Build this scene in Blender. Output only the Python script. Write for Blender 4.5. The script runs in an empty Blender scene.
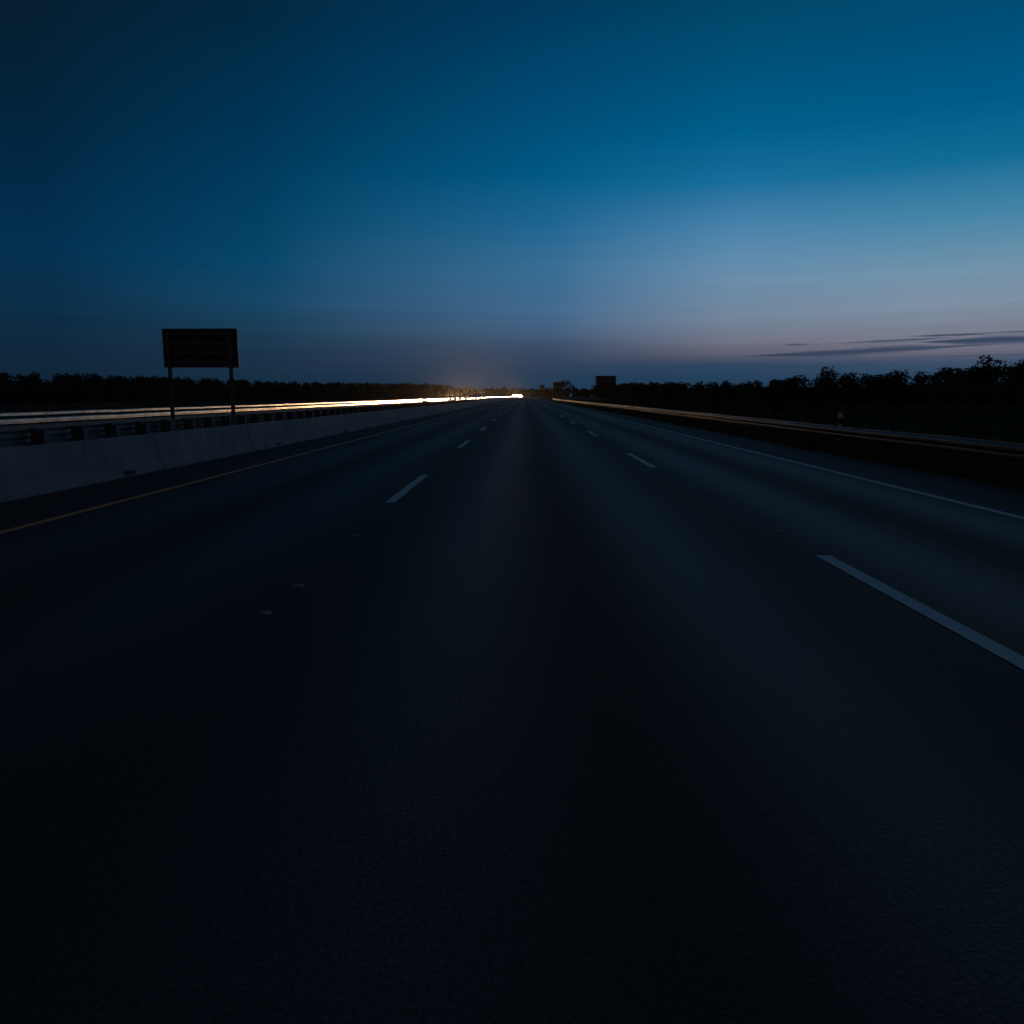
import bpy, bmesh, math, random
from mathutils import Vector, Matrix
random.seed(7)
R = math.radians
C = bpy.context.scene.collection
sc = bpy.context.scene

# ------------------------------------------------------------------ camera
cam_d = bpy.data.cameras.new("camera")
cam = bpy.data.objects.new("camera", cam_d); C.objects.link(cam)
cam_d.sensor_width = 36.0
cam_d.lens = 36.0 * 778.0 / 1024.0
cam_d.clip_start = 0.05; cam_d.clip_end = 8000
cam.location = (0, 0, 1.4)
cam.rotation_euler = (R(90 - 8.48), 0, R(0.947))
sc.camera = cam

# ------------------------------------------------------------------ view
sc.view_settings.view_transform = 'Standard'
sc.view_settings.look = 'None'
sc.view_settings.exposure = 0.0
sc.view_settings.gamma = 1.0
sc.cycles.use_denoising = True
sc.cycles.sample_clamp_indirect = 2.0
HAZE = 0.0000055
sc.cycles.max_bounces = 5
sc.cycles.diffuse_bounces = 2
sc.cycles.glossy_bounces = 2

def lin(c):
    return tuple(((v / 255.0) / 12.92 if v <= 10.3 else ((v / 255.0 + 0.055) / 1.055) ** 2.4) for v in c)

# ------------------------------------------------------------------ sky: the dusk sky as a world shader (by compass direction and height)
world = bpy.data.worlds.new("World"); sc.world = world
world.use_nodes = True
wn = world.node_tree; wn.nodes.clear()
def WN(t, **k):
    n = wn.nodes.new(t)
    for a, b in k.items(): setattr(n, a, b)
    return n
def wmath(op, a, b=None, c=None):
    n = WN('ShaderNodeMath', operation=op)
    for i, v in enumerate((a, b, c)):
        if v is None: continue
        if isinstance(v, (int, float)): n.inputs[i].default_value = v
        else: wn.links.new(v, n.inputs[i])
    return n.outputs[0]
def wmap(v, a, b, lo=0.0, hi=1.0, smooth=False):
    n = WN('ShaderNodeMapRange'); n.interpolation_type = 'SMOOTHSTEP' if smooth else 'LINEAR'
    wn.links.new(v, n.inputs[0])
    for i, x in zip((1, 2, 3, 4), (a, b, lo, hi)): n.inputs[i].default_value = x
    return n.outputs[0]
def wmix(f, a, b):
    n = WN('ShaderNodeMix', data_type='RGBA')
    wn.links.new(f, n.inputs[0])
    for i, v in ((6, a), (7, b)):
        if isinstance(v, tuple): n.inputs[i].default_value = v
        else: wn.links.new(v, n.inputs[i])
    return n.outputs[2]
tc = WN('ShaderNodeTexCoord')
sep = WN('ShaderNodeSeparateXYZ'); wn.links.new(tc.outputs['Generated'], sep.inputs[0])
az = wmath('MULTIPLY', wmath('ARCTAN2', sep.outputs[0], sep.outputs[1]), 180 / math.pi)
el = wmath('MULTIPLY', wmath('ARCSINE', sep.outputs[2]), 180 / math.pi)
ELMAX = 45.0
elf = wmap(el, 0, ELMAX)
SKY = [  # compass angle from the road's direction, then (height in degrees, colour)
 (-31.0, [(0, (15, 34, 50)), (1.2, (16, 37, 55)), (3.5, (14, 41, 63)), (6, (10, 46, 73)), (9, (4, 48, 80)), (13, (2, 41, 70)), (17, (3, 35, 58)), (21.5, (6, 30, 48)), (30, (16, 28, 42)), (45, (26, 32, 42))]),
 (-18.0, [(0, (19, 43, 62)), (1.2, (22, 46, 67)), (2.6, (27, 50, 73)), (4.2, (26, 58, 82)), (6.5, (22, 70, 102)), (9, (6, 70, 106)), (13, (1, 62, 98)), (17, (0, 53, 86)), (23, (1, 40, 66)), (30, (14, 36, 54)), (45, (26, 33, 43))]),
 (2.0, [(0, (24, 52, 78)), (1.2, (30, 58, 84)), (2.2, (44, 64, 90)), (3.3, (54, 74, 100)), (4.6, (64, 94, 126)), (6, (66, 105, 142)), (9, (56, 110, 149)), (12, (28, 102, 146)), (15, (0, 90, 134)), (19, (0, 76, 118)), (24.5, (0, 58, 95)), (32, (14, 44, 68)), (45, (28, 36, 48))]),
 (14.5, [(0, (30, 58, 82)), (1.4, (38, 66, 92)), (2.2, (50, 70, 96)), (2.9, (94, 94, 112)), (3.8, (112, 115, 133)), (5.4, (114, 133, 155)), (8, (106, 142, 172)), (11, (76, 132, 172)), (14, (24, 110, 156)), (17, (0, 95, 140)), (21, (0, 80, 119)), (24.5, (0, 69, 102)), (32, (14, 48, 70)), (45, (29, 37, 49))]),
 (28.0, [(0, (36, 62, 86)), (1.4, (44, 70, 96)), (2.2, (62, 78, 102)), (2.8, (104, 104, 122)), (3.8, (121, 123, 140)), (5.6, (125, 142, 162)), (8, (110, 146, 171)), (11, (66, 132, 168)), (14, (16, 108, 150)), (17, (0, 92, 138)), (21.5, (0, 77, 117)), (32, (14, 50, 72)), (45, (30, 38, 50))]),
]
cols = []
for a, stops in SKY:
    r = WN('ShaderNodeValToRGB'); r.color_ramp.interpolation = 'EASE' if False else 'LINEAR'
    e = r.color_ramp.elements
    while len(e) < len(stops): e.new(0.5)
    for i, (h, c) in enumerate(stops):
        e[i].position = h / ELMAX
        e[i].color = lin(c) + (1,)
    wn.links.new(elf, r.inputs[0]); cols.append(r.outputs[0])
sky = cols[0]
for i in range(1, 5):
    sky = wmix(wmap(az, SKY[i - 1][0], SKY[i][0]), sky, cols[i])
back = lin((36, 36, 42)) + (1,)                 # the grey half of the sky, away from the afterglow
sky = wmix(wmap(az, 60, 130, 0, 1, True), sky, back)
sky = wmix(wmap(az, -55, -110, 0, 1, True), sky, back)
# thin cloud bars low over the right-hand wood
cv = WN('ShaderNodeCombineXYZ'); wn.links.new(wmath('MULTIPLY', az, 0.16), cv.inputs[0]); wn.links.new(wmath('MULTIPLY', el, 1.7), cv.inputs[1])
nz = WN('ShaderNodeTexNoise'); nz.inputs['Scale'].default_value = 1.0; nz.inputs['Detail'].default_value = 5; nz.inputs['Roughness'].default_value = 0.6
wn.links.new(cv.outputs[0], nz.inputs['Vector'])
nzo = wmath('SUBTRACT', nz.outputs[0], 0.5)
def bar(a0, a1, e0, slope, th, amt, edge=3.0):
    """a cloud bar between two compass angles; e0 its height at a0"""
    mid = wmath('ADD', wmath('MULTIPLY', wmath('SUBTRACT', az, a0), slope), e0)
    d = wmath('ABSOLUTE', wmath('SUBTRACT', el, mid))
    along = wmath('MULTIPLY', wmap(az, a0, a0 + edge, 0, 1, True), wmap(az, a1 - edge, a1, 1, 0, True))
    half = wmath('MULTIPLY', along, wmath('ADD', wmath('MULTIPLY', nzo, th * 3.6), th * 1.15))
    m = wmath('SUBTRACT', 1.0, wmath('DIVIDE', d, wmath('MAXIMUM', half, 0.004)))
    n = WN('ShaderNodeMapRange'); n.interpolation_type = 'SMOOTHSTEP'
    wn.links.new(m, n.inputs[0]); n.inputs[1].default_value = 0.0; n.inputs[2].default_value = 0.95; n.inputs[3].default_value = 0; n.inputs[4].default_value = amt
    return n.outputs[0]
# faint high streaks that lie level across the afterglow
sv = WN('ShaderNodeCombineXYZ'); wn.links.new(wmath('MULTIPLY', az, 0.045), sv.inputs[0]); wn.links.new(wmath('MULTIPLY', el, 1.5), sv.inputs[1])
ns = WN('ShaderNodeTexNoise'); ns.inputs['Scale'].default_value = 1.0; ns.inputs['Detail'].default_value = 6; ns.inputs['Roughness'].default_value = 0.65
wn.links.new(sv.outputs[0], ns.inputs['Vector'])
ssc = WN('ShaderNodeVectorMath', operation='SCALE'); wn.links.new(sky, ssc.inputs[0])
wn.links.new(wmath('ADD', 1.0, wmath('MULTIPLY', wmath('SUBTRACT', ns.outputs[0], 0.5), wmap(el, 2.0, 12.0, 0.42, 0.08))), ssc.inputs['Scale'])
sky = ssc.outputs[0]
CLOUD = lin((40, 60, 86)) + (1,)
for args in ((14.3, 31, 2.68, 0.029, 0.27, 0.85, 7.0), (20.5, 29.5, 3.44, 0.028, 0.13, 0.7, 4.0), (25.0, 30.6, 3.80, 0.0, 0.16, 0.85, 2.5),
             (25.5, 60, 3.40, 0.006, 0.30, 0.9, 4.5), (17.7, 19.8, 3.45, 0.0, 0.10, 0.7, 0.9), (28.5, 50, 3.86, 0.0, 0.08, 0.6, 3.0), (23.5, 40, 2.45, 0.004, 0.10, 0.35, 5.0)):
    sky = wmix(bar(*args), sky, CLOUD)
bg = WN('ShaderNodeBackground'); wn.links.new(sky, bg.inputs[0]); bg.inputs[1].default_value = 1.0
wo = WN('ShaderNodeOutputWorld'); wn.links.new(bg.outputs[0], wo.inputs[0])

# the last twilight from beyond the right-hand wood (the sun itself has set)
sl = bpy.data.lights.new("sun", 'SUN'); sl.energy = 0.012; sl.angle = R(20); sl.color = (1.0, 0.82, 0.72)
so = bpy.data.objects.new("sun", sl); C.objects.link(so)
so.rotation_euler = Vector((-math.sin(R(40)) * math.cos(R(7)), -math.cos(R(40)) * math.cos(R(7)), -math.sin(R(7)))).to_track_quat('-Z', 'Y').to_euler()

# ------------------------------------------------------------------ materials
def mat(name, col, rough=0.8, metal=0.0, spec=0.5, noise=None, bump=None, emit=None):
    m = bpy.data.materials.new(name); m.use_nodes = True
    nt = m.node_tree; b = nt.nodes['Principled BSDF']
    b.inputs['Base Color'].default_value = tuple(col) + (1,)
    b.inputs['Roughness'].default_value = rough; b.inputs['Metallic'].default_value = metal
    b.inputs['Specular IOR Level'].default_value = spec
    t = nt.nodes.new('ShaderNodeTexCoord')
    if noise:                                   # (scale, amount)
        n = nt.nodes.new('ShaderNodeTexNoise'); n.inputs['Scale'].default_value = noise[0]; n.inputs['Detail'].default_value = 6
        nt.links.new(t.outputs['Object'], n.inputs['Vector'])
        r = nt.nodes.new('ShaderNodeMapRange'); nt.links.new(n.outputs[0], r.inputs[0])
        r.inputs[1].default_value = 0.3; r.inputs[2].default_value = 0.7
        r.inputs[3].default_value = 1 - noise[1]; r.inputs[4].default_value = 1 + noise[1]
        mx = nt.nodes.new('ShaderNodeVectorMath'); mx.operation = 'SCALE'; mx.inputs[0].default_value = col
        nt.links.new(r.outputs[0], mx.inputs['Scale']); nt.links.new(mx.outputs[0], b.inputs['Base Color'])
    if bump:                                    # (scale, distance)
        n = nt.nodes.new('ShaderNodeTexNoise'); n.inputs['Scale'].default_value = bump[0]; n.inputs['Detail'].default_value = 3
        nt.links.new(t.outputs['Object'], n.inputs['Vector'])
        bp = nt.nodes.new('ShaderNodeBump'); bp.inputs['Distance'].default_value = bump[1]; bp.inputs['Strength'].default_value = 1
        nt.links.new(n.outputs[0], bp.inputs['Height']); nt.links.new(bp.outputs[0], b.inputs['Normal'])
    if emit:
        b.inputs['Emission Color'].default_value = tuple(emit[0]) + (1,); b.inputs['Emission Strength'].default_value = emit[1]
    return m

def asphalt(name, base, tracks):
    """asphalt with stone grain; tracks = lane centres along local X whose wheel paths are polished and paler, with an oil stripe between"""
    m = bpy.data.materials.new(name); m.use_nodes = True
    nt = m.node_tree; b = nt.nodes['Principled BSDF']; L = nt.links.new
    def N(t, **k):
        n = nt.nodes.new(t)
        for a, v in k.items(): setattr(n, a, v)
        return n
    def M(op, a, b2=None):
        n = N('ShaderNodeMath', operation=op)
        for i, v in enumerate((a, b2)):
            if v is None: continue
            if isinstance(v, (int, float)): n.inputs[i].default_value = v
            else: L(v, n.inputs[i])
        return n.outputs[0]
    t = N('ShaderNodeTexCoord'); s = N('ShaderNodeSeparateXYZ'); L(t.outputs['Object'], s.inputs[0])
    x = s.outputs[0]
    mp = N('ShaderNodeMapping'); mp.inputs['Scale'].default_value = (1.2, 0.045, 1); L(t.outputs['Object'], mp.inputs[0])
    nl = N('ShaderNodeTexNoise'); nl.inputs['Scale'].default_value = 1.0; nl.inputs['Detail'].default_value = 5; L(mp.outputs[0], nl.inputs['Vector'])
    ng = N('ShaderNodeTexNoise'); ng.inputs['Scale'].default_value = 55; ng.inputs['Detail'].default_value = 4; ng.inputs['Roughness'].default_value = 0.7; L(t.outputs['Object'], ng.inputs['Vector'])
    npz = N('ShaderNodeTexNoise'); npz.inputs['Scale'].default_value = 0.55; npz.inputs['Detail'].default_value = 6; L(t.outputs['Object'], npz.inputs['Vector'])
    acc = None
    for cx in tracks:
        for off, wdt, amt in ((-0.90, 0.60, 1.0), (0.90, 0.60, 1.0)):
            d = M('DIVIDE', M('SUBTRACT', x, cx + off), wdt)
            g = M('EXPONENT', M('MULTIPLY', M('MULTIPLY', d, d), -1.0))
            acc = g if acc is None else M('ADD', acc, g)
    if acc is None: acc = M('MULTIPLY', x, 0.0)
    oil = None
    for cx in tracks:
        d = M('DIVIDE', M('SUBTRACT', x, cx), 0.33); g = M('EXPONENT', M('MULTIPLY', M('MULTIPLY', d, d), -1.0))
        oil = g if oil is None else M('ADD', oil, g)
    wig = M('MULTIPLY', M('SUBTRACT', nl.outputs[0], 0.5), 0.9)
    tr = M('MAXIMUM', M('ADD', acc, M('MULTIPLY', wig, 0.5)), 0.0)
    k = M('ADD', M('MULTIPLY', tr, 0.6), 0.68)
    if oil is not None: k = M('MULTIPLY', k, M('SUBTRACT', 1.0, M('MULTIPLY', oil, 0.22)))
    k = M('MULTIPLY', k, M('ADD', M('MULTIPLY', M('SUBTRACT', ng.outputs[0], 0.5), 4.5), 1.0))
    k = M('MULTIPLY', k, M('ADD', M('MULTIPLY', M('SUBTRACT', npz.outputs[0], 0.5), 0.7), 1.0))
    v = N('ShaderNodeVectorMath', operation='SCALE'); v.inputs[0].default_value = base; L(k, v.inputs['Scale'])
    L(v.outputs[0], b.inputs['Base Color'])
    rg = M('SUBTRACT', 0.80, M('MULTIPLY', tr, 0.17))
    if oil is not None: rg = M('ADD', rg, M('MULTIPLY', oil, 0.07))
    L(rg, b.inputs['Roughness'])
    b.inputs['Specular IOR Level'].default_value = 0.42
    bp = N('ShaderNodeBump'); bp.inputs['Distance'].default_value = 0.010; bp.inputs['Strength'].default_value = 0.9
    L(ng.outputs[0], bp.inputs['Height']); L(bp.outputs[0], b.inputs['Normal'])
    return m

def worn_paint(name, col):
    m = mat(name, col, 0.7)
    nt = m.node_tree; b = nt.nodes['Principled BSDF']
    t = nt.nodes.new('ShaderNodeTexCoord')
    n = nt.nodes.new('ShaderNodeTexNoise'); n.inputs['Scale'].default_value = 26; n.inputs['Detail'].default_value = 8; n.inputs['Roughness'].default_value = 0.75
    nt.links.new(t.outputs['Object'], n.inputs['Vector'])
    r = nt.nodes.new('ShaderNodeValToRGB')
    e = r.color_ramp.elements
    e[0].position = 0.30; e[0].color = (0.05, 0.05, 0.052, 1); e[1].position = 0.41; e[1].color = tuple(col) + (1,)
    nt.links.new(n.outputs[0], r.inputs[0]); nt.links.new(r.outputs[0], b.inputs['Base Color'])
    return m

M_ROAD = asphalt('road_asphalt', (0.040, 0.038, 0.039), (-3.60, 0.42, 4.25))
M_SHOULDER = asphalt('shoulder_asphalt', (0.042, 0.042, 0.043), ())
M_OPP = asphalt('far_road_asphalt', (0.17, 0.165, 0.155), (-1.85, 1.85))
M_WHITE = worn_paint('white_road_paint', (0.42, 0.60, 0.68))
M_YELLOW = worn_paint('yellow_road_paint', (0.72, 0.30, 0.08))
M_SOIL = mat('verge_soil', (0.024, 0.023, 0.018), 0.95, spec=0.08, noise=(0.5, 0.5), bump=(9, 0.05))
M_GRASS = mat('grass_blades', (0.085, 0.095, 0.045), 0.8, spec=0.08, noise=(0.8, 0.5))
M_SCRUB = mat('scrub_blades', (0.028, 0.032, 0.018), 0.9, spec=0.08, noise=(0.8, 0.5))
M_DRY = mat('dry_grass_blades', (0.14, 0.12, 0.07), 0.8, spec=0.08, noise=(0.8, 0.5))
M_CONC = mat('barrier_concrete', (0.235, 0.215, 0.23), 0.85, noise=(1.6, 0.16), bump=(45, 0.004))
nt = M_CONC.node_tree
_t = nt.nodes.new('ShaderNodeTexCoord'); _m = nt.nodes.new('ShaderNodeMapping'); _m.inputs['Scale'].default_value = (1, 1.7, 0.5); nt.links.new(_t.outputs['Object'], _m.inputs[0])
_n = nt.nodes.new('ShaderNodeTexNoise'); _n.inputs['Scale'].default_value = 1.4; _n.inputs['Detail'].default_value = 7; _n.inputs['Roughness'].default_value = 0.7; nt.links.new(_m.outputs[0], _n.inputs['Vector'])
_r = nt.nodes.new('ShaderNodeMapRange'); nt.links.new(_n.outputs[0], _r.inputs[0])
for _i, _v in zip((1, 2, 3, 4), (0.34, 0.64, 0.80, 1.06)): _r.inputs[_i].default_value = _v
_b = nt.nodes['Principled BSDF']; _src = _b.inputs['Base Color'].links[0].from_socket
_s = nt.nodes.new('ShaderNodeVectorMath'); _s.operation = 'SCALE'; nt.links.new(_src, _s.inputs[0]); nt.links.new(_r.outputs[0], _s.inputs['Scale']); nt.links.new(_s.outputs[0], _b.inputs['Base Color'])
M_CONCD = mat('barrier_joint', (0.10, 0.10, 0.10), 0.9)
M_STEEL = mat('galvanised_steel', (0.17, 0.17, 0.18), 0.68, metal=0.6, noise=(2.2, 0.25), bump=(6, 0.003))
M_RAIL = mat('smooth_galvanised_rail', (0.115, 0.117, 0.122), 0.50, metal=0.9, noise=(2.2, 0.2))
M_OUT = mat('streak_rail_steel', (0.66, 0.62, 0.56), 0.33, metal=0.85, noise=(1.5, 0.25))
M_POST = mat('weathered_steel_post', (0.13, 0.13, 0.14), 0.7, metal=0.3, spec=0.2, noise=(6, 0.3))
M_WOOD = mat('blockout_timber', (0.11, 0.10, 0.10), 0.9, noise=(9, 0.3))
M_PANEL = mat('sign_back_metal', (0.07, 0.067, 0.065), 0.6, metal=0.3, noise=(3, 0.35))
M_STIFF = mat('sign_stiffener_metal', (0.20, 0.20, 0.20), 0.55, metal=0.3, noise=(5, 0.3))
M_EDGE = mat('sign_edge_metal', (0.45, 0.42, 0.40), 0.45, metal=0.6, noise=(14, 0.4))
M_LEAF = mat('dark_foliage', (0.036, 0.052, 0.026), 0.7, spec=0.08, noise=(0.7, 0.5))
M_LEAF2 = mat('olive_foliage', (0.055, 0.060, 0.026), 0.7, spec=0.08, noise=(0.7, 0.5))
M_EVER = mat('evergreen_foliage', (0.020, 0.028, 0.014), 0.8, spec=0.05)
M_BARK = mat('tree_bark', (0.05, 0.042, 0.036), 0.9, spec=0.1, noise=(8, 0.3))
M_TYRE = mat('tyre_rubber', (0.02, 0.02, 0.02), 0.8)
M_RIM = mat('wheel_rim', (0.4, 0.4, 0.42), 0.35, metal=0.9)
M_GLASS = mat('car_glass', (0.012, 0.015, 0.018), 0.08, spec=0.6)
M_TRIM = mat('black_plastic', (0.02, 0.02, 0.022), 0.5)
M_LAMP = mat('lit_headlamp', (0.9, 0.85, 0.8), 0.3, emit=((1.0, 0.72, 0.43), 90.0))
M_FULL = mat('full_beam_and_added_bar', (0.9, 0.85, 0.8), 0.3, emit=((1.0, 0.74, 0.46), 1800.0))
M_TAIL = mat('red_tail_lens', (0.25, 0.01, 0.01), 0.3)
M_STUD = mat('road_stud_plastic', (0.22, 0.21, 0.20), 0.5, noise=(40, 0.6))
M_REFL = mat('white_marker_plastic', (0.88, 0.88, 0.86), 0.5)
M_FACADE = mat('grey_facade', (0.10, 0.105, 0.115), 0.9, noise=(0.2, 0.15))
M_WIN = mat('dark_window_glass', (0.02, 0.025, 0.03), 0.15)
PAINTS = [mat('dark_grey_paint', (0.05, 0.05, 0.055), 0.3, metal=0.3), mat('black_paint', (0.012, 0.012, 0.014), 0.25),
          mat('beige_paint', (0.20, 0.19, 0.17), 0.3), mat('dark_red_paint', (0.16, 0.015, 0.015), 0.3),
          mat('dark_blue_paint', (0.02, 0.04, 0.11), 0.3), mat('grey_paint', (0.12, 0.125, 0.13), 0.3, metal=0.4)]
PAINT_NAMES = ['silver', 'black', 'white', 'dark red', 'dark blue', 'grey']

# ------------------------------------------------------------------ helpers
def mesh_of(name, bm, *mats):
    me = bpy.data.meshes.new(name); bm.to_mesh(me); bm.free()
    for m in mats: me.materials.append(m)
    return me
def obj(name, me, parent=None, loc=(0, 0, 0), rot=(0, 0, 0), scale=None):
    o = bpy.data.objects.new(name, me); C.objects.link(o)
    o.location = loc; o.rotation_euler = rot
    if scale: o.scale = scale
    if parent: o.parent = parent
    return o
def tag(o, label=None, cat=None, group=None, kind=None):
    if label: o['label'] = label
    if cat: o['category'] = cat
    if group: o['group'] = group
    if kind: o['kind'] = kind
    return o
def thing(name, label, cat, loc=(0, 0, 0), rz=0, group=None):
    o = bpy.data.objects.new(name, None); C.objects.link(o)
    o.empty_display_size = 0.2
    o.location = loc; o.rotation_euler = (0, 0, rz)
    return tag(o, label, cat, group)
def dup(root, loc, rz=0, scale=None, label=None, group=None):
    r = root.copy(); C.objects.link(r); r.location = loc; r.rotation_euler = (0, 0, rz)
    if scale: r.scale = scale
    if label: r['label'] = label
    if group: r['group'] = group
    for ch in list(root.children):
        c = ch.copy(); C.objects.link(c); c.parent = r
        for g in list(ch.children):
            d = g.copy(); C.objects.link(d); d.parent = c
    return r
def box(bm, x0, x1, y0, y1, z0, z1, mi=0, bevel=0.0):
    vs = [bm.verts.new(p) for p in ((x0, y0, z0), (x1, y0, z0), (x1, y1, z0), (x0, y1, z0), (x0, y0, z1), (x1, y0, z1), (x1, y1, z1), (x0, y1, z1))]
    fs = [bm.faces.new([vs[i] for i in q]) for q in ((3, 2, 1, 0), (4, 5, 6, 7), (0, 1, 5, 4), (1, 2, 6, 5), (2, 3, 7, 6), (3, 0, 4, 7))]
    for f in fs: f.material_index = mi
    if bevel:
        es = list({e for f in fs for e in f.edges})
        bmesh.ops.bevel(bm, geom=es, offset=bevel, segments=2, affect='EDGES', profile=0.5)
def prism_y(bm, prof, y0, y1, mi=0, cap=True, closed=True, dx=0.0, dz=0.0):
    """extrude a profile of (x, z) points along y"""
    a = [bm.verts.new((x, y0, z)) for x, z in prof]; b = [bm.verts.new((x + dx, y1, z + dz)) for x, z in prof]
    n = len(prof)
    for i in range(n if closed else n - 1):
        j = (i + 1) % n
        bm.faces.new((a[i], a[j], b[j], b[i])).material_index = mi
    if cap and closed:
        bm.faces.new(a[::-1]).material_index = mi; bm.faces.new(b).material_index = mi
def fix(bm): bmesh.ops.recalc_face_normals(bm, faces=bm.faces[:])
def loft(bm, rings, mi=0, caps=True):
    vv = [[bm.verts.new(p) for p in r] for r in rings]
    n = len(rings[0])
    for a, b in zip(vv, vv[1:]):
        for i in range(n):
            bm.faces.new((a[i], a[(i + 1) % n], b[(i + 1) % n], b[i])).material_index = mi
    if caps:
        bm.faces.new(vv[0][::-1]).material_index = mi; bm.faces.new(vv[-1]).material_index = mi
def tube(bm, p0, p1, r0, r1, n=7, mi=0):
    p0 = Vector(p0); p1 = Vector(p1); d = (p1 - p0).normalized()
    u = d.orthogonal().normalized(); w = d.cross(u)
    loft(bm, [[p + (u * math.cos(2 * math.pi * i / n) + w * math.sin(2 * math.pi * i / n)) * r for i in range(n)] for p, r in ((p0, r0), (p1, r1))], mi)
def bend(y):
    """both roads swing gently right beyond 500 m"""
    return 15.0 * max(0.0, (y - 500.0) / 400.0) ** 2
def yaw(y): return -math.atan(2 * 15.0 * max(0.0, y - 500.0) / 400.0 ** 2)
def strip(bm, x0, x1, y0, y1, z, ox=0.0):
    ys = [y0] + [v for v in range(500, 1000, 25) if y0 < v < y1] + [y1]
    prev = None
    for y in ys:
        cur = (bm.verts.new((x0 + bend(y) - ox, y, z)), bm.verts.new((x1 + bend(y) - ox, y, z)))
        if prev: bm.faces.new((prev[0], prev[1], cur[1], cur[0]))
        prev = cur
def sheet(name, x0, x1, y0, y1, z, m, ox=0.0):
    bm = bmesh.new(); strip(bm, x0, x1, y0, y1, z, ox)
    return tag(obj(name, mesh_of(name, bm, m), loc=(ox, 0, 0)), kind='structure')

# ------------------------------------------------------------------ ground and roads
ROAD_END = 900
bm = bmesh.new(); bm.faces.new([bm.verts.new(p) for p in ((-3500, -60, -0.06), (3500, -60, -0.06), (3500, 6000, -0.06), (-3500, 6000, -0.06))])
tag(obj('ground', mesh_of('ground', bm, M_SOIL)), kind='structure')
rd = sheet('road', -5.62, 6.02, -25, ROAD_END, 0.0, M_ROAD)
bm = bmesh.new(); strip(bm, -6.98, -5.62, -25, ROAD_END, 0.0); strip(bm, 6.02, 7.55, -25, ROAD_END, 0.0)
tag(obj('road_shoulder', mesh_of('road_shoulder', bm, M_SHOULDER)), kind='structure')
OX = -19.6
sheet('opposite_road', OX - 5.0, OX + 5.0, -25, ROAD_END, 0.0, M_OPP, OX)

PZ = 0.004
sheet('yellow_edge_line', -5.48, -5.36, -25, ROAD_END, PZ, M_YELLOW)
sheet('white_edge_line', 5.70, 5.83, -25, ROAD_END, PZ, M_WHITE)
sheet('far_road_edge_line', OX - 3.75, OX - 3.63, -25, ROAD_END, PZ, M_WHITE)
sheet('far_road_yellow_line', OX + 3.63, OX + 3.75, -25, ROAD_END, PZ, M_YELLOW)
def dash(xc, y0, y1):
    bm = bmesh.new()
    h = 0.066
    bm.faces.new([bm.verts.new(p) for p in ((-h, 0, 0), (h, 0, 0), (h, y1 - y0, 0), (-h, y1 - y0, 0))])
    tag(obj('lane_dash', mesh_of('lane_dash', bm, M_WHITE), loc=(xc + bend(y0), y0, PZ), rot=(0, 0, yaw(y0))), kind='structure')
for k in range(58):
    y = 2.95 + 12.38 * k
    xr = 2.64 if k == 0 else 2.55
    dash(xr, y + 0.05, y + 3.85)
    y = 10.2 + 10.95 * k if k < 3 else 32.1 + 12.2 * (k - 2)
    dash(-1.79, y, y + 3.65)
for k in range(30):
    bm = bmesh.new()
    bm.faces.new([bm.verts.new(p) for p in ((-0.06, 0, 0), (0.06, 0, 0), (0.06, 3.6, 0), (-0.06, 3.6, 0))])
    tag(obj('far_lane_dash', mesh_of('far_lane_dash', bm, M_WHITE), loc=(OX, 14 + 12.2 * k, PZ)), kind='structure')

# ------------------------------------------------------------------ concrete median barrier
PROF = [(-6.93, -0.05), (-6.95, 0.07), (-7.04, 0.20), (-7.11, 0.66), (-7.14, 0.685), (-7.26, 0.685), (-7.29, 0.66), (-7.36, 0.20), (-7.45, 0.07), (-7.47, -0.05)]
bm = bmesh.new()
joints = [-20.0, -2.6, 5.0, 7.45, 9.95, 12.42, 14.88, 17.4, 19.9]
while joints[-1] < 885: joints.append(joints[-1] + (2.49 if joints[-1] < 60 else 4.98))
for a, b in zip(joints, joints[1:]):
    dx, dz = random.uniform(-0.006, 0.006), random.uniform(-0.004, 0.004)
    prism_y(bm, [(x + dx + bend(a), z + dz) for x, z in PROF], a + 0.007, b - 0.007, dx=bend(b) - bend(a))
fix(bm)
bar_t = thing('concrete_barrier', 'long pale concrete median barrier with dark joints left of the yellow line', 'barrier')
obj('barrier_wall', mesh_of('barrier_wall', bm, M_CONC), bar_t)
bm = bmesh.new()
cx = -7.2
prism_y(bm, [(cx + (x - cx) * 0.90, z * 0.965) for x, z in PROF], -19.5, 558); fix(bm)
obj('joint_filler', mesh_of('joint_filler', bm, M_CONCD), bar_t)
for y in (13.55, 21.9, 30.2, 38.5):
    bm = bmesh.new(); box(bm, -0.012, 0.03, -0.16, 0.16, 0, 0.075, bevel=0.006)
    for k in range(6): box(bm, 0.03, 0.036, -0.13 + 0.05 * k, -0.115 + 0.05 * k, 0.012, 0.062)
    obj('drain_grate', mesh_of('drain_grate', bm, M_TRIM), bar_t, (-6.965, y, 0.03))

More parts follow.
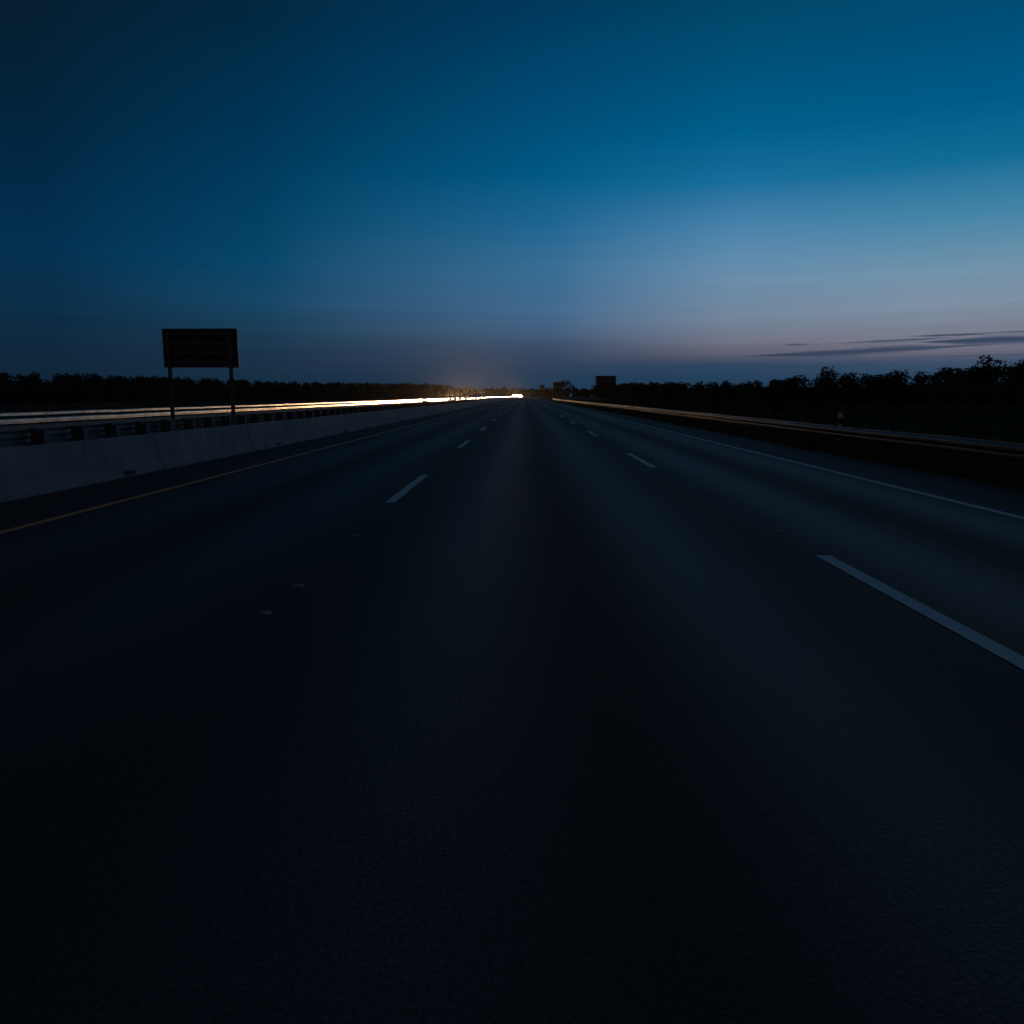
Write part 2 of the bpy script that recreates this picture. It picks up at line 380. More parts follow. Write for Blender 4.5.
# ------------------------------------------------------------------ guardrails
W = [(0.0, 0.0), (0.005, 0.03), (0.075, 0.065), (0.08, 0.10), (0.075, 0.13), (0.012, 0.155), (0.075, 0.18), (0.08, 0.215), (0.075, 0.25), (0.005, 0.285), (0.0, 0.312)]
W3 = [(0.0, 0.0), (0.06, 0.012), (0.085, 0.03), (0.085, 0.065), (0.075, 0.075), (0.085, 0.085), (0.085, 0.14), (0.06, 0.168), (0.0, 0.18)]
def guardrail(name, label, x, y0, y1, ztop, face, step, postm, seed=1, W=W, railm=None, rub=False):
    """face = +1 or -1: the side along X that the rail's ridges point to; posts stand on the other side"""
    t = thing(name, label, 'guardrail', (x, 0, 0))
    rnd = random.Random(seed)
    bm = bmesh.new()
    y = y0; off = rnd.uniform(-.01, .01); hz = rnd.uniform(-.01, .01)
    prof = [(face * a, b) for a, b in W] + [(face * a - face * 0.004, b) for a, b in reversed(W)]
    ys = []
    while y < y1:
        ys.append(y); y += 3.81
    ys.append(y1)
    pts = [(rnd.uniform(-.012, .012), rnd.uniform(-.012, .012)) for _ in ys]
    rings = [[(px + o[0], yy, ztop - W[-1][1] + pz + o[1]) for px, pz in prof] for yy, o in zip(ys, pts)]
    loft(bm, rings); fix(bm)
    obj('rail', mesh_of('rail', bm, railm or M_STEEL), t)
    if rub:                                       # a second, lower rail, shaped as the lower headlight streak
        bm = bmesh.new(); low = [(0.0, 0.0), (0.06, 0.012), (0.085, 0.04), (0.085, 0.08), (0.055, 0.105), (0.055, 0.125), (0.085, 0.15), (0.085, 0.23), (0.06, 0.265), (0.0, 0.28)]
        prof = [(face * a, b) for a, b in low] + [(face * a - face * 0.004, b) for a, b in reversed(low)]
        loft(bm, [[(px + o[0] * 1.5, yy, 0.02 + pz + o[1]) for px, pz in prof] for yy, o in zip(ys, pts)]); fix(bm)
        obj('rail', mesh_of('lower_rail', bm, railm), t)
    bm = bmesh.new()                              # steel C post with a spacer block, shared by every post
    b = -face
    xs = sorted((b * 0.16, b * 0.30)); box(bm, xs[0], xs[1], -0.075, -0.063, -0.4, ztop - 0.03)
    xs2 = sorted((b * 0.16, b * 0.172)); box(bm, xs2[0], xs2[1], -0.063, 0.063, -0.4, ztop - 0.03)
    xs3 = sorted((b * 0.288, b * 0.30)); box(bm, xs3[0], xs3[1], -0.063, 0.063, -0.4, ztop - 0.03)
    xs4 = sorted((b * 0.006, b * 0.158)); box(bm, xs4[0], xs4[1], -0.042, 0.042, ztop - 0.34, ztop + 0.01, mi=1, bevel=0.008)
    pm = mesh_of('post', bm, postm, M_WOOD)
    n = 0; y = y0 + 0.3; rest = bmesh.new()
    while y < y1:
        if n < 100:
            o = obj('post', pm, t, (0, y, 0)); o.rotation_euler = (rnd.uniform(-.012, .012), rnd.uniform(-.015, .015), 0)
        else:
            box(rest, xs[0], xs[1], y - 0.07, y + 0.07, -0.3, ztop - 0.03)
        n += 1; y += step
    if len(rest.verts):
        tag(obj('post', mesh_of('far_posts', rest, postm), t), kind='stuff')
    else: rest.free()
    return t
guardrail('median_guardrail', 'steel guardrail seen from behind with dark posts just beyond the concrete barrier', -9.55, 9.2, 420, 0.775, -1, 1.36, M_POST, seed=3)
rr = guardrail('verge_guardrail', 'long steel guardrail on the grass verge along the right side of the road', 8.2, 4.0, 232, 0.63, -1, 1.905, M_POST, seed=5, railm=M_RAIL)
guardrail('streak_guardrail', 'low two-rail steel guardrail added to carry the headlight streaks beyond the opposite road', OX - 5.6, 14, 560, 0.60, 1, 3.81, M_POST, seed=8, W=W3, railm=M_OUT, rub=True)  # added rail, its two lit faces stand in for the headlight trails

# ------------------------------------------------------------------ road studs on the lane lines
bm = bmesh.new()
loft(bm, [[(-0.04, -0.035, 0), (0.04, -0.035, 0), (0.04, 0.035, 0), (-0.04, 0.035, 0)], [(-0.03, -0.014, 0.012), (0.03, -0.014, 0.012), (0.03, 0.014, 0.012), (-0.03, 0.014, 0.012)]]); fix(bm)
stud_me = mesh_of('road_stud', bm, M_STUD)
SG = 'raised studs on the lane lines'
for x, y, lab in ((-1.69, 5.62, 'small pale road stud on the left lane line, second nearest'), (-1.69, 4.89, 'small pale road stud on the left lane line, nearest the camera'),
                  (-1.72, 7.72, 'small road stud on the left lane line just before the nearest left dash'), (2.60, 12.21, 'small road stud between the two nearest dashes of the right lane line, the farther'),
                  (2.66, 8.02, 'small road stud just beyond the nearest right dash')):
    tag(obj('road_stud', stud_me, loc=(x, y, 0.001), rot=(0, 0, random.uniform(-.3, .3))), lab, 'road stud', SG)

# ------------------------------------------------------------------ sign seen from behind
st = thing('road_sign', 'big rectangular road sign seen from behind on two posts left of the road', 'road sign', (-10.69, 26.0, 0))
bm = bmesh.new()
box(bm, -1.218, 1.223, 0.0, 0.02, 2.35, 3.57)
for k in range(4):
    z0 = 2.35 + k * 0.305
    box(bm, -1.219, 1.224, -0.02, -0.001, z0 + 0.004, z0 + 0.301, bevel=0.004)
obj('sign_panel', mesh_of('sign_panel', bm, M_PANEL), st)
bm = bmesh.new()
for sx in (-1.232, 1.238):
    for k in range(8):
        j = random.uniform(-0.006, 0.006)
        box(bm, sx - 0.013 + j, sx + 0.013 + j, -0.05, 0.035, 2.35 + 0.1525 * k, 2.35 + 0.1525 * k + 0.148)
box(bm, -1.245, 1.25, -0.045, 0.03, 3.571, 3.592); box(bm, -1.245, 1.25, -0.045, 0.03, 2.326, 2.349)
obj('frame', mesh_of('sign_frame', bm, M_EDGE), st)
for z in (2.5, 2.80, 3.11, 3.42):
    bm = bmesh.new(); box(bm, -1.2, 1.2, -0.07, -0.021, z - 0.022, z + 0.022, bevel=0.004)
    obj('stiffener', mesh_of('stiffener', bm, M_STIFF), st)
for px in (-1.02, 1.01):
    bm = bmesh.new()
    box(bm, px - 0.044, px + 0.044, -0.080, -0.072, -0.3, 3.52); box(bm, px - 0.005, px + 0.005, -0.172, -0.080, -0.3, 3.52)
    box(bm, px - 0.044, px + 0.044, -0.180, -0.172, -0.3, 3.52)
    obj('post', mesh_of('sign_post', bm, M_STEEL), st)

# ------------------------------------------------------------------ delineator behind the right guardrail
dl = thing('marker_post', 'slim white roadside marker post behind the right guardrail', 'marker post', (9.2, 23.0, -0.02))
bm = bmesh.new(); box(bm, -0.045, 0.045, -0.012, 0.012, 0, 0.92, bevel=0.006); obj('post', mesh_of('marker_post', bm, M_REFL), dl)
bm = bmesh.new(); box(bm, -0.046, 0.046, -0.014, 0.014, 0.60, 0.80, bevel=0.003); obj('band', mesh_of('marker_band', bm, M_TRIM), dl)
bm = bmesh.new(); box(bm, -0.06, 0.06, -0.02, 0.02, 0.79, 0.93, bevel=0.008); obj('reflector', mesh_of('marker_reflector', bm, M_REFL), dl)

# ------------------------------------------------------------------ grass
def grass(name, x0, x1, y0, y1, n, hmin, hmax, m, seed, bias=2.0):
    rnd = random.Random(seed); bm = bmesh.new()
    for _ in range(n):
        y = y0 + (y1 - y0) * rnd.random() ** bias; x = rnd.uniform(x0, x1)
        h = rnd.uniform(hmin, hmax) * (0.6 + 0.8 * abs(math.sin(x * 1.7 + y * 0.6 + math.sin(y * 1.3))))
        sc_ = 1 + y / 45
        for _b in range(3):
            a = rnd.uniform(0, 6.28); w = 0.012 * sc_; l = rnd.uniform(0.2, 0.7) * h
            px, py = x + rnd.uniform(-.05, .05) * sc_, y + rnd.uniform(-.05, .05) * sc_
            dx, dy = math.cos(a), math.sin(a)
            bm.faces.new([bm.verts.new(p) for p in ((px - dy * w, py + dx * w, -0.06), (px + dy * w, py - dx * w, -0.06),
                          (px + dx * l + dy * w * .3, py + dy * l - dx * w * .3, h - 0.06), (px + dx * l - dy * w * .3, py + dy * l + dx * w * .3, h - 0.06))])
    return tag(obj(name, mesh_of(name, bm, m)), kind='stuff')
grass('verge_grass', 7.5, 10.5, 7, 150, 15000, 0.10, 0.30, M_GRASS, 11)
grass('dry_grass', 7.5, 9.6, 8, 120, 3500, 0.12, 0.34, M_DRY, 12)
grass('field_grass', 13, 50, 20, 260, 9000, 0.08, 0.25, M_SCRUB, 13, 1.3)
grass('median_grass', -11.1, -7.6, 9, 200, 9000, 0.08, 0.22, M_GRASS, 14)
grass('far_verge_grass', -60, -25.7, 22, 260, 9000, 0.15, 0.4, M_GRASS, 15, 1.3)

# ------------------------------------------------------------------ trees and shrubs
def leaf_crown(rnd, H, RX, base, nclump, nleaf, ls, flat=1.0):
    """many small leaf-cluster faces spread through an uneven crown"""
    bm = bmesh.new()
    lobes = [(Vector((rnd.uniform(-.55, .55) * RX, rnd.uniform(-.55, .55) * RX, base + (H - base) * rnd.uniform(.25, .85))), rnd.uniform(.35, .6) * RX) for _ in range(7)]
    lobes.append((Vector((0, 0, base + (H - base) * .5)), RX * .75)); lobes.append((Vector((rnd.uniform(-.2, .2) * RX, 0, H - RX * .4)), RX * .38))
    for _ in range(nclump):
        c, r = rnd.choice(lobes)
        d = Vector((rnd.gauss(0, 1), rnd.gauss(0, 1), rnd.gauss(0, .85))).normalized()
        p = c + d * r * rnd.uniform(.55, 1.08)
        if p.z < base * .6: p.z = base * .6 + rnd.random() * .5
        if p.z > H: p.z = H - rnd.random() * .3
        cr = rnd.uniform(.35, .75) * ls * 2.6
        for _l in range(nleaf):
            q = p + Vector((rnd.gauss(0, .5), rnd.gauss(0, .5), rnd.gauss(0, .42))) * cr
            u = Vector((rnd.gauss(0, 1), rnd.gauss(0, 1), rnd.gauss(0, .7))).normalized(); w = u.orthogonal().normalized()
            w.rotate(Matrix.Rotation(rnd.uniform(0, 6.28), 3, u)); s = ls * rnd.uniform(.5, 1.0)
            bm.faces.new([bm.verts.new(v) for v in (q - u * s, q + w * s * .55, q + u * s, q - w * s * .55)])
    return bm
def make_tree(name, label, group, seed, H, RX, base, m, ls=0.16, nclump=230, nleaf=14):
    rnd = random.Random(seed)
    t = thing(name, label, 'tree', (0, -500, -0.06), 0, group)
    bm = bmesh.new()
    top = Vector((rnd.uniform(-.3, .3), rnd.uniform(-.3, .3), H * .8)); r0 = H * .022
    prev = Vector((0, 0, -.2)); n = 5
    for i in range(1, n + 1):
        p = top * (i / n) + Vector((rnd.uniform(-.1, .1), rnd.uniform(-.1, .1), 0))
        tube(bm, prev, p, r0 * (1 - .8 * (i - 1) / n), r0 * (1 - .8 * i / n)); 
        if i >= 2:
            for _ in range(2):
                a = rnd.uniform(0, 6.28); L = RX * rnd.uniform(.5, .85)
                tube(bm, p, p + Vector((math.cos(a) * L, math.sin(a) * L, L * rnd.uniform(.3, .8))), r0 * .4, r0 * .08, 5)
        prev = p
    obj('trunk', mesh_of('trunk', bm, M_BARK), t)
    obj('crown', mesh_of('crown', leaf_crown(rnd, H, RX, base, nclump, nleaf, ls), m), t)
    return t
GR, GL = 'trees of the right-hand treeline', 'trees of the left-hand treeline'
protos = [make_tree('broadleaf_tree', 'x', GR, 20 + i, h, rx, b, m) for i, (h, rx, b, m) in enumerate(
    ((6.2, 2.3, .8, M_LEAF), (5.4, 2.6, .5, M_LEAF2), (6.8, 2.1, 1.0, M_LEAF), (5.0, 2.2, .4, M_LEAF), (6.0, 2.8, .7, M_LEAF2), (7.2, 2.4, 1.2, M_LEAF)))]
used = [False] * 6
def plant(i, x, y, h_scale, label, group):
    s = (h_scale * random.uniform(.92, 1.1), h_scale * random.uniform(.92, 1.1), h_scale)
    rz = random.uniform(0, 6.28); z = -0.06
    if not used[i]:
        used[i] = True; o = protos[i]; o.location = (x, y, z); o.rotation_euler = (0, 0, rz); o.scale = s; o['label'] = label; o['group'] = group
        return o
    return dup(protos[i], (x, y, z), rz, s, label, group)
HP = [6.2, 5.4, 6.8, 5.0, 6.0, 7.2]
rl = 'dark bushy tree in the silhouetted treeline right of the road'
ll = 'dark tree in the low silhouetted treeline beyond the opposite road on the left'

def along(P, v):
    for a, b in zip(P, P[1:]):
        if a[0] <= v <= b[0]:
            f = (v - a[0]) / (b[0] - a[0]); return tuple(p + (q - p) * f for p, q in zip(a, b))
    return P[-1] if v > P[-1][0] else P[0]
# right treeline: distance along the road, height of the line there
LINE_R = [(70, 5.2), (85.8, 5.2), (92, 5.3), (94.5, 5.5), (98, 5.5), (99.5, 5.3), (104.4, 5.0), (112.6, 5.15), (120.5, 4.95), (133.7, 5.1), (141, 5.4), (144, 5.4), (152.8, 5.3), (167.8, 5.2), (199, 5.2), (244.5, 6.2), (342, 7.6), (570, 9.8), (900, 12)]
plant(2, 55.0, 96.2, 6.55 / 6.8, 'tallest dark tree with gaps in its crown at the right end of the right treeline', GR)
plant(0, 55.0, 142.6, 6.6 / 6.2, 'dark rounded tree standing above its neighbours, midway along the right treeline', GR)
for row, (X0, hk, step) in enumerate(((53.0, 0.98, 1.0), (60.0, 1.06, 1.5))):
    y = 72.0
    while y < 620:
        X = X0 + random.uniform(-2, 2); i = random.randrange(6)
        h = along(LINE_R, y * 55 / X0)[1] * hk * random.uniform(.84, 1.04)
        plant(i, X, y, h / HP[i], rl, GR)
        y += step * (2.7 + (y - 70) * 0.026) * random.uniform(.7, 1.35)
# left treeline: a slanting line, x, distance, height
LINE_L = [(0.0, -128, 160, 6.9), (0.12, -120, 178, 7.0), (0.22, -107, 197, 7.4), (0.45, -95, 261, 7.3), (0.55, -80, 279, 6.7), (0.75, -75, 365, 8.0), (0.9, -66, 472, 9.6), (1.0, -60, 640, 11.6)]
u = 0.0
while u < 1.0:
    _, x, y, h = along(LINE_L, u)
    for dx, k in ((0, 1.0), (-8, 1.03)):
        i = random.randrange(6)
        plant(i, x + dx + random.uniform(-1.5, 1.5), y + random.uniform(-3, 3), h * k * random.uniform(.87, .99) / HP[i], ll, GL)
    u += random.uniform(.011, .019)

# undergrowth that fills the foot of both treelines: one mass on each side
def undergrowth(name, pts, n, seed, m):
    rnd = random.Random(seed); bm = bmesh.new()
    for _ in range(n):
        k = rnd.random() ** 1.4
        _k, x, y, h = along(pts, k)
        c = Vector((x + rnd.uniform(-5, 4), y + rnd.uniform(-4, 4), 0)); hh = h * rnd.uniform(.45, 1.0); s_ = .16 + y * .0012
        for _l in range(26):
            p = c + Vector((rnd.gauss(0, .8), rnd.gauss(0, .8), hh * rnd.random() ** .8))
            q = Vector((rnd.gauss(0, 1), rnd.gauss(0, 1), rnd.gauss(0, .8))).normalized(); w = q.orthogonal() * .6; s = s_ * rnd.uniform(.6, 1.1)
            bm.faces.new([bm.verts.new(v) for v in (p - q * s, p + w * s, p + q * s, p - w * s)])
    tag(obj(name, mesh_of(name, bm, m)), kind='stuff')
undergrowth('undergrowth', [(0, 54, 70, 2.9), (.3, 55, 120, 3.0), (.6, 55, 220, 3.6), (1, 56, 520, 4.5)], 2600, 51, M_LEAF)
rnd = random.Random(61); bm = bmesh.new()
for _ in range(5200):
    c = Vector((11.5 + 40 * rnd.random() ** 1.2, 18 + 190 * rnd.random() ** 1.5, -.06)); hh = rnd.uniform(.12, .30) + c.x * .008; w_ = rnd.uniform(.25, .7) * (1 + c.y / 80)
    for _l in range(16):
        p = c + Vector((rnd.gauss(0, .5) * w_, rnd.gauss(0, .5) * w_, hh * rnd.random()))
        q = Vector((rnd.gauss(0, 1), rnd.gauss(0, 1), rnd.gauss(0, .6))).normalized(); w = q.orthogonal() * .6; k = (.06 + c.y * .0011) * rnd.uniform(.6, 1.2)
        bm.faces.new([bm.verts.new(v) for v in (p - q * k, p + w * k, p + q * k, p - w * k)])
tag(obj('rough_scrub', mesh_of('rough_scrub', bm, M_LEAF)), kind='stuff')
undergrowth('undergrowth', [(a, b, c, d * .72) for a, b, c, d in LINE_L], 2300, 52, M_LEAF)

# small things standing in the median strip
def make_shrub(label, loc, s, seed):
    rnd = random.Random(seed)
    t = thing('shrub', label, 'shrub', loc)
    bm = bmesh.new()
    for _ in range(9):
        a = rnd.uniform(0, 6.28); tube(bm, (0, 0, -.05), (math.cos(a) * .25 * s, math.sin(a) * .25 * s, .7 * s), .018 * s, .006 * s, 5)
    obj('stem', mesh_of('stem', bm, M_BARK), t)
    obj('foliage', mesh_of('foliage', leaf_crown(rnd, 1.0 * s, .42 * s, .12 * s, 60, 12, .06 * s), M_EVER), t)
    return t
make_shrub('small dark shrub in the median breaking the line of headlights, the larger', (-10.6, 84, -0.05), 1.15, 5)
make_shrub('small dark shrub in the median breaking the line of headlights, the smaller and farther', (-10.6, 162, -0.05), 1.0, 6)
for k, (x, y, s) in enumerate(((14, 44, 1.7), (19, 52, 2.0), (13, 60, 1.3), (24, 58, 2.4), (30, 64, 2.6), (17, 70, 1.8), (22, 84, 2.2), (28, 92, 2.4), (36, 76, 2.8), (20, 110, 2.0), (30, 125, 2.6), (26, 150, 2.6))):
    o = make_shrub('low dark shrub on the rough ground between the right guardrail and the trees', (x, y, -0.06), s, 30 + k); o['group'] = 'shrubs behind the right guardrail'

# far wood that closes the horizon: one mass
rnd = random.Random(77); bm = bmesh.new()
for k in range(240):
    x = -330 + 620 * (k + rnd.random()) / 240; y = 1010 + rnd.uniform(-50, 60)
    if -60 < x < 60: y += 30
    h = rnd.uniform(9.0, 12.6); r = rnd.uniform(3.5, 6)
    for _ in range(150):
        d = Vector((rnd.gauss(0, 1), rnd.gauss(0, 1), rnd.gauss(0, 1))).normalized() * rnd.uniform(.5, 1.0)
        p = Vector((x + d.x * r, y + d.y * r, max(.2, h * .5 + d.z * h * .5)))
        q = Vector((rnd.gauss(0, 1), rnd.gauss(0, 1), rnd.gauss(0, 1))).normalized(); w = q.orthogonal()
        s_ = rnd.uniform(.6, 1.3)
        bm.faces.new([bm.verts.new(v) for v in (p - q * s_, p + w * s_, p + q * s_, p - w * s_)])
tag(obj('far_wood', mesh_of('far_wood', bm, M_LEAF)), kind='stuff')

# ------------------------------------------------------------------ buildings on the skyline
def building(label, loc, w, d, h, nfl, nwin, seed):
    t = thing('office_block', label, 'building', loc)
    bm = bmesh.new(); box(bm, -w / 2, w / 2, -d / 2, d / 2, -0.2, h); obj('wall', mesh_of('wall', bm, M_FACADE), t)
    bm = bmesh.new()
    for x0, x1, y0, y1 in ((-w / 2 - .2, w / 2 + .2, -d / 2 - .2, -d / 2 + .3), (-w / 2 - .2, w / 2 + .2, d / 2 - .3, d / 2 + .2), (-w / 2 - .2, -w / 2 + .3, -d / 2 + .3, d / 2 - .3), (w / 2 - .3, w / 2 + .2, -d / 2 + .3, d / 2 - .3)):
        box(bm, x0, x1, y0, y1, h - .25, h + .55)
    obj('parapet', mesh_of('parapet', bm, M_FACADE), t)
    fh = h / nfl; wm = None
    for f in range(nfl):
        for k in range(nwin):
            x = -w / 2 + (k + .5) * w / nwin
            if wm is None:
                bm = bmesh.new(); box(bm, -w / nwin * .33, w / nwin * .33, -.04, .05, 0, fh * .5); wm = mesh_of('window', bm, M_WIN)
            obj('window', wm, t, (x, -d / 2 - .03, f * fh + fh * .3))
    return t
building('dark flat roofed office block standing above the trees on the skyline', (66.2, 650, 0), 15.6, 14, 17.1, 5, 6, 1)
building('smallest dark flat roofed building on the skyline at the end of the road', (19.5, 900, 0), 5.5, 7, 13.2, 3, 3, 2)
building('low dark block beside a tree on the skyline left of the taller office block', (26.6, 640, 0), 7.4, 8, 11.9, 3, 3, 3)
for x, y, h, lab in ((33.5, 640, 13.9, 'dark tree beside the low block on the skyline'),):
    o = plant(1 if h < 14 else 3, x, y, h / HP[1 if h < 14 else 3], lab, 'trees on the skyline')

# ------------------------------------------------------------------ oncoming cars with their headlights on
KINDS = {  # length, width, height, belt, bonnet, (cowl, roof front, roof rear, tail) along the car from the nose
 'sedan': (4.6, 1.80, 1.44, 0.93, 0.78, (1.25, 2.05, 3.25, 4.05)),
 'hatchback': (4.1, 1.76, 1.50, 0.95, 0.82, (1.05, 1.75, 3.35, 3.95)),
 'suv': (4.7, 1.90, 1.76, 1.10, 0.98, (1.30, 2.00, 4.05, 4.55)),
 'van': (5.3, 1.96, 2.05, 1.15, 1.02, (0.85, 1.65, 5.05, 5.22)),
}
def car_parts(kind, paint):
    L, Wd, H, belt, hood, (cw, rf, rb, tl) = KINDS[kind]
    hw = Wd / 2
    def ring(y, w, zb, zt, crown=.02):
        return [(-w * .90, y, zb), (-w, y, zb + .16), (-w, y, zb + (zt - zb) * .62), (-w * .965, y, zt - .05), (-w * .86, y, zt), (0, y, zt + crown), (w * .86, y, zt), (w * .965, y, zt - .05), (w, y, zb + (zt - zb) * .62), (w, y, zb + .16), (w * .90, y, zb)]
    P = {}
    bm = bmesh.new()
    sta = [(0.0, .80, .30, hood - .22), (.06, .86, .24, hood - .10), (.28, .94, .20, hood - .02), (cw, .99, .19, belt - .03), (rf, 1.0, .19, belt), (rb, 1.0, .19, belt + .01), (tl, .985, .20, belt + .01), (L - .12, .95, .24, belt - .04), (L, .87, .32, belt - .16)]
    loft(bm, [ring(y, hw * w, zb, zt) for y, w, zb, zt in sta])
    fix(bm); P['body'] = (bm, [paint])
    bm = bmesh.new()
    tw = hw * .70
    loft(bm, [[(-hw * .86, cw, belt - .06), (hw * .86, cw, belt - .06), (hw * .80, cw + .05, belt), (-hw * .80, cw + .05, belt)],
              [(-hw * .93, rf, belt - .03), (hw * .93, rf, belt - .03), (tw, rf, H - .06), (-tw, rf, H - .06)],
              [(-hw * .93, rb, belt - .03), (hw * .93, rb, belt - .03), (tw, rb, H - .06), (-tw, rb, H - .06)],
              [(-hw * .85, tl, belt - .06), (hw * .85, tl, belt - .06), (hw * .80, tl - .05, belt + .02), (-hw * .80, tl - .05, belt + .02)]])
    fix(bm); P['glasshouse'] = (bm, [M_GLASS])
    bm = bmesh.new()
    loft(bm, [[(-tw * .96, rf - .06, H - .075), (tw * .96, rf - .06, H - .075), (tw * .9, rf - .02, H - .045), (-tw * .9, rf - .02, H - .045)],
              [(-tw * 1.02, rf + .25, H - .075), (tw * 1.02, rf + .25, H - .075), (tw * .92, rf + .25, H), (-tw * .92, rf + .25, H)],
              [(-tw * 1.02, rb - .2, H - .075), (tw * 1.02, rb - .2, H - .075), (tw * .92, rb - .2, H - .005), (-tw * .92, rb - .2, H - .005)],
              [(-tw * .96, rb + .06, H - .08), (tw * .96, rb + .06, H - .08), (tw * .9, rb + .02, H - .05), (-tw * .9, rb + .02, H - .05)]])
    for s in (-1, 1):                                   # pillars
        for (ya, za, wa), (yb, zb2, wb) in (((cw + .03, belt - .01, .86), (rf, H - .07, .705)), (((rf + rb) / 2, belt - .01, .945), ((rf + rb) / 2, H - .07, .715)), ((tl - .04, belt, .86), (rb, H - .07, .705))):
            tube(bm, (s * hw * wa, ya, za), (s * hw * wb, yb, zb2), .04, .035, 6)
    fix(bm); P['roof'] = (bm, [paint])
    bm = bmesh.new(); box(bm, -hw * .48, hw * .48, -.02, .10, hood - .30, hood - .16, bevel=.02); box(bm, -hw * .62, hw * .62, -.035, .10, .30, .42, bevel=.03)
    P['grille'] = (bm, [M_TRIM])
    for s in (-1, 1):
        bm = bmesh.new(); box(bm, s * hw * .68 - .17, s * hw * .68 + .17, -.02, .16, hood - .27, hood - .11, bevel=.03); P['headlight%d' % s] = (bm, [M_LAMP])
        bm = bmesh.new(); box(bm, s * hw * .72 - .16, s * hw * .72 + .16, L - .14, L + .015, belt - .24, belt - .10, bevel=.03); P['tail_light%d' % s] = (bm, [M_TAIL])
        bm = bmesh.new(); box(bm, s * (hw + .11) - .10, s * (hw + .11) + .10, cw + .22, cw + .34, belt - .02, belt + .12, bevel=.03); P['mirror%d' % s] = (bm, [M_TRIM])
    return P, (L, hw)
wheel_bm = bmesh.new()
def disc(bm, x0, x1, r, mi, n=20):
    loft(bm, [[(x, math.cos(2 * math.pi * i / n) * rr, math.sin(2 * math.pi * i / n) * rr) for i in range(n)] for x, rr in ((x0, r * .93), (x0 + .03, r), (x1 - .03, r), (x1, r * .93))], mi)
disc(wheel_bm, -.11, .11, .325, 0); fix(wheel_bm); TYRE = mesh_of('tyre', wheel_bm, M_TYRE)
wheel_bm = bmesh.new(); disc(wheel_bm, -.118, .118, .21, 0); fix(wheel_bm); RIM = mesh_of('rim', wheel_bm, M_RIM)
BEAM = bpy.data.lights.new('headlight_beam', 'SPOT')
BEAM.energy = 165000; BEAM.color = (1.0, 0.57, 0.27); BEAM.spot_size = R(27); BEAM.spot_blend = 1.0; BEAM.shadow_soft_size = 0.12
DIM = BEAM.copy(); DIM.energy = 22000; DIM.spot_size = R(11)          # farther lamps, dipped and partly screened
FULL = DIM.copy(); FULL.energy = 1200000; FULL.spot_size = R(14)          # full beams at the crest
GC = 'oncoming cars with headlights on'
protos_c, far_me = {}, {}
def car(kind, pi, loc, label):
    key = (kind, pi)
    if key in protos_c:
        return dup(protos_c[key], loc, random.uniform(-.01, .01), None, label, GC)
    t = thing('car', label, 'car', loc, 0, GC)
    P, (L, hw) = car_parts(kind, PAINTS[pi])
    for n, (bm, ms) in P.items():
        n = n.rstrip('-1')
        obj(n, mesh_of(n, bm, *ms), t)
    for s in (-1, 1):
        for y in (.88, L - .95):
            w = obj('wheel', TYRE, t, (s * (hw - .105), y, .325))
            obj('rim', RIM, w)
    b = bpy.data.objects.new('headlight_beam', BEAM); C.objects.link(b); b.parent = t; b.location = (0, -.06, KINDS[kind][4] - .19)
    b.rotation_euler = Vector((0.0, -1, -0.05)).to_track_quat('-Z', 'Y').to_euler()
    protos_c[key] = t
    return t
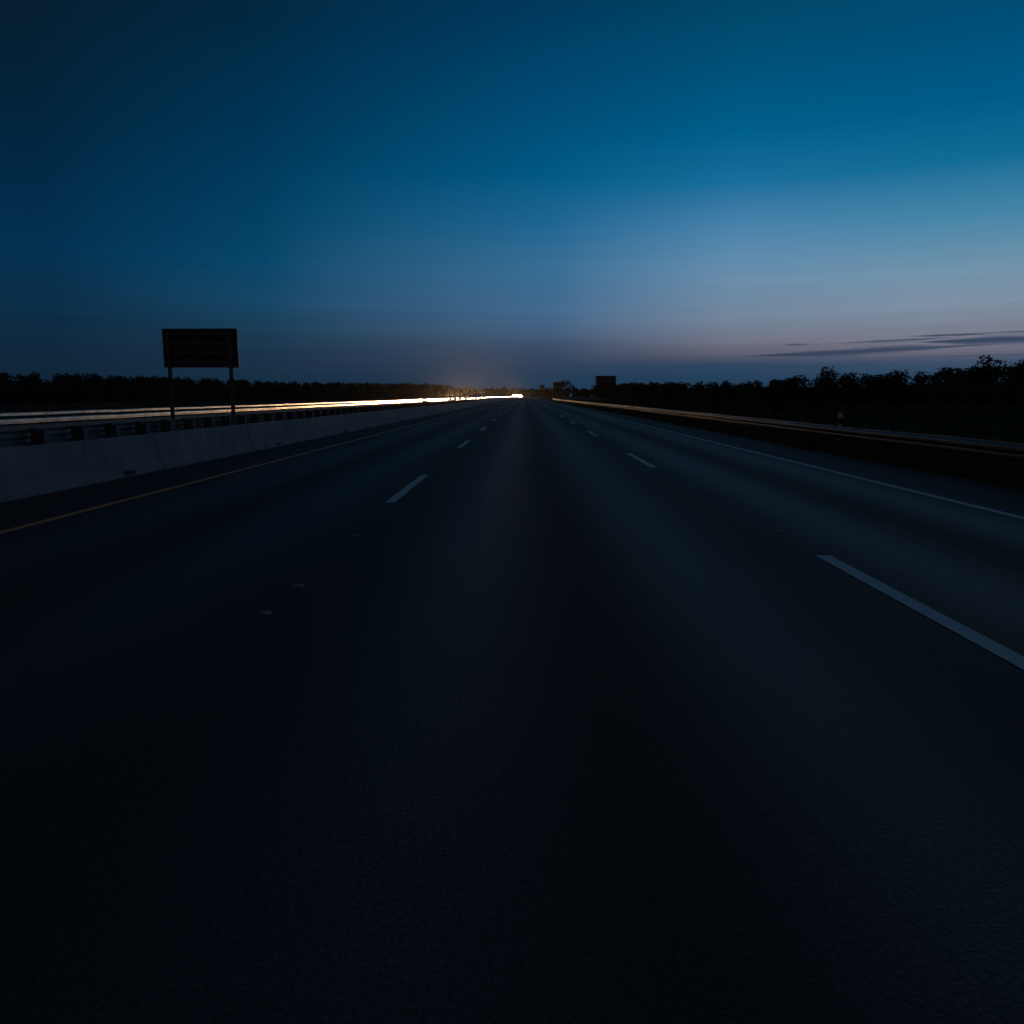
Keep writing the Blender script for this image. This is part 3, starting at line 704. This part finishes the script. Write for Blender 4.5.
def far_car(kind, pi, loc, label, beam):
    full = loc[1] >= 800
    key = (kind, pi, full)
    if key not in far_me:
        P, (L, hw) = car_parts(kind, PAINTS[pi]); bm = bmesh.new(); mats = []
        for n, (b, ms) in P.items():
            if n.startswith(('mirror', 'tail')): b.free(); continue
            if full and n.startswith('headlight'): ms = [M_FULL]
            me = bpy.data.meshes.new('tmp'); b.to_mesh(me); b.free()
            if ms[0] not in mats: mats.append(ms[0])
            k = len(bm.faces); bm.from_mesh(me); bpy.data.meshes.remove(me)
            bm.faces.ensure_lookup_table()
            for f in bm.faces[k:]: f.material_index = mats.index(ms[0])
        if full:                                  # added glowing bar on the roof front, thickens the far glow
            Lk, Wk, Hk, _b, _h, (_c, rfk, _r, _t) = KINDS[kind]; k = len(bm.faces)
            box(bm, -Wk * .3, Wk * .3, rfk, rfk + .2, Hk - .02, Hk + .2, bevel=.04); bm.faces.ensure_lookup_table()
            bm.normal_update()
            for f in bm.faces[k:]: f.material_index = mats.index(M_FULL if f.normal.y < -.8 else M_TRIM)
        k = len(bm.faces); mats.append(M_TYRE)
        for s in (-1, 1):
            for y in (.88, L - .95): box(bm, s * (hw - .1) - .1, s * (hw - .1) + .1, y - .3, y + .3, 0, .5, mi=len(mats) - 1, bevel=.08)
        bm.faces.ensure_lookup_table()
        for f in bm.faces[k:]: f.material_index = len(mats) - 1
        far_me[key] = mesh_of('far_car', bm, *mats)
    o = tag(obj('car', far_me[key], loc=loc), label, 'car', GC); o.rotation_euler = (0, 0, yaw(loc[1]))
    if beam:
        b = bpy.data.objects.new('headlight_beam', BEAM if loc[1] < 430 else DIM if loc[1] < 800 else FULL); C.objects.link(b); b.parent = o; b.location = (0, -.06, KINDS[kind][4] - .19)
        b.rotation_euler = Vector((0.0, -1, -0.05)).to_track_quat('-Z', 'Y').to_euler()
    return o
rnd = random.Random(41)
KL = ['sedan', 'hatchback', 'suv', 'sedan', 'van', 'suv']
ORD = ['nearest', 'second nearest', 'third nearest', 'fourth nearest', 'fifth nearest', 'sixth nearest', 'seventh nearest', 'eighth nearest']
ncar = 0
for lane, (xl, y, lname) in enumerate(((OX + 1.85, 236.0, 'nearer lane of the opposite road'), (OX - 1.85, 224.0, 'farther lane of the opposite road'))):
    n = 0
    while y < 890:
        kind = rnd.choice(KL); pi = rnd.randrange(6)
        loc = (xl + rnd.uniform(-.2, .2) + bend(y), y, 0)
        kn = {'suv': 'SUV'}.get(kind, kind)
        if n < 4: car(kind, pi, loc, f'oncoming {kn} with headlights on, {ORD[n]} in the {lname}')
        elif y < 262: car(kind, pi, loc, f'oncoming car with headlights on farther back in the {lname}')
        else: far_car(kind, pi, loc, 'tiny far oncoming car seen only as headlights in the bright line', True)
        n += 1; ncar += 1
        L = KINDS[kind][0]
        y += L + (rnd.uniform(1.2, 2.4) if y < 360 else rnd.uniform(4, 8) if y < 400 else rnd.uniform(8, 20)) + (12 if lane and y < 430 else 0)
print('cars', ncar, 'objects', len(bpy.data.objects))

if HAZE:
    m = bpy.data.materials.new('haze'); m.use_nodes = True; nt = m.node_tree
    nt.nodes.remove(nt.nodes['Principled BSDF'])
    v = nt.nodes.new('ShaderNodeVolumePrincipled'); v.inputs['Color'].default_value = (0.9, 0.9, 0.9, 1); v.inputs['Density'].default_value = HAZE; v.inputs['Anisotropy'].default_value = 0.9
    nt.links.new(v.outputs[0], nt.nodes['Material Output'].inputs['Volume'])
    bm = bmesh.new(); box(bm, -420, 420, -70, 1300, -1.1, 22)
    h = tag(obj('haze', mesh_of('haze', bm, m)), kind='stuff')
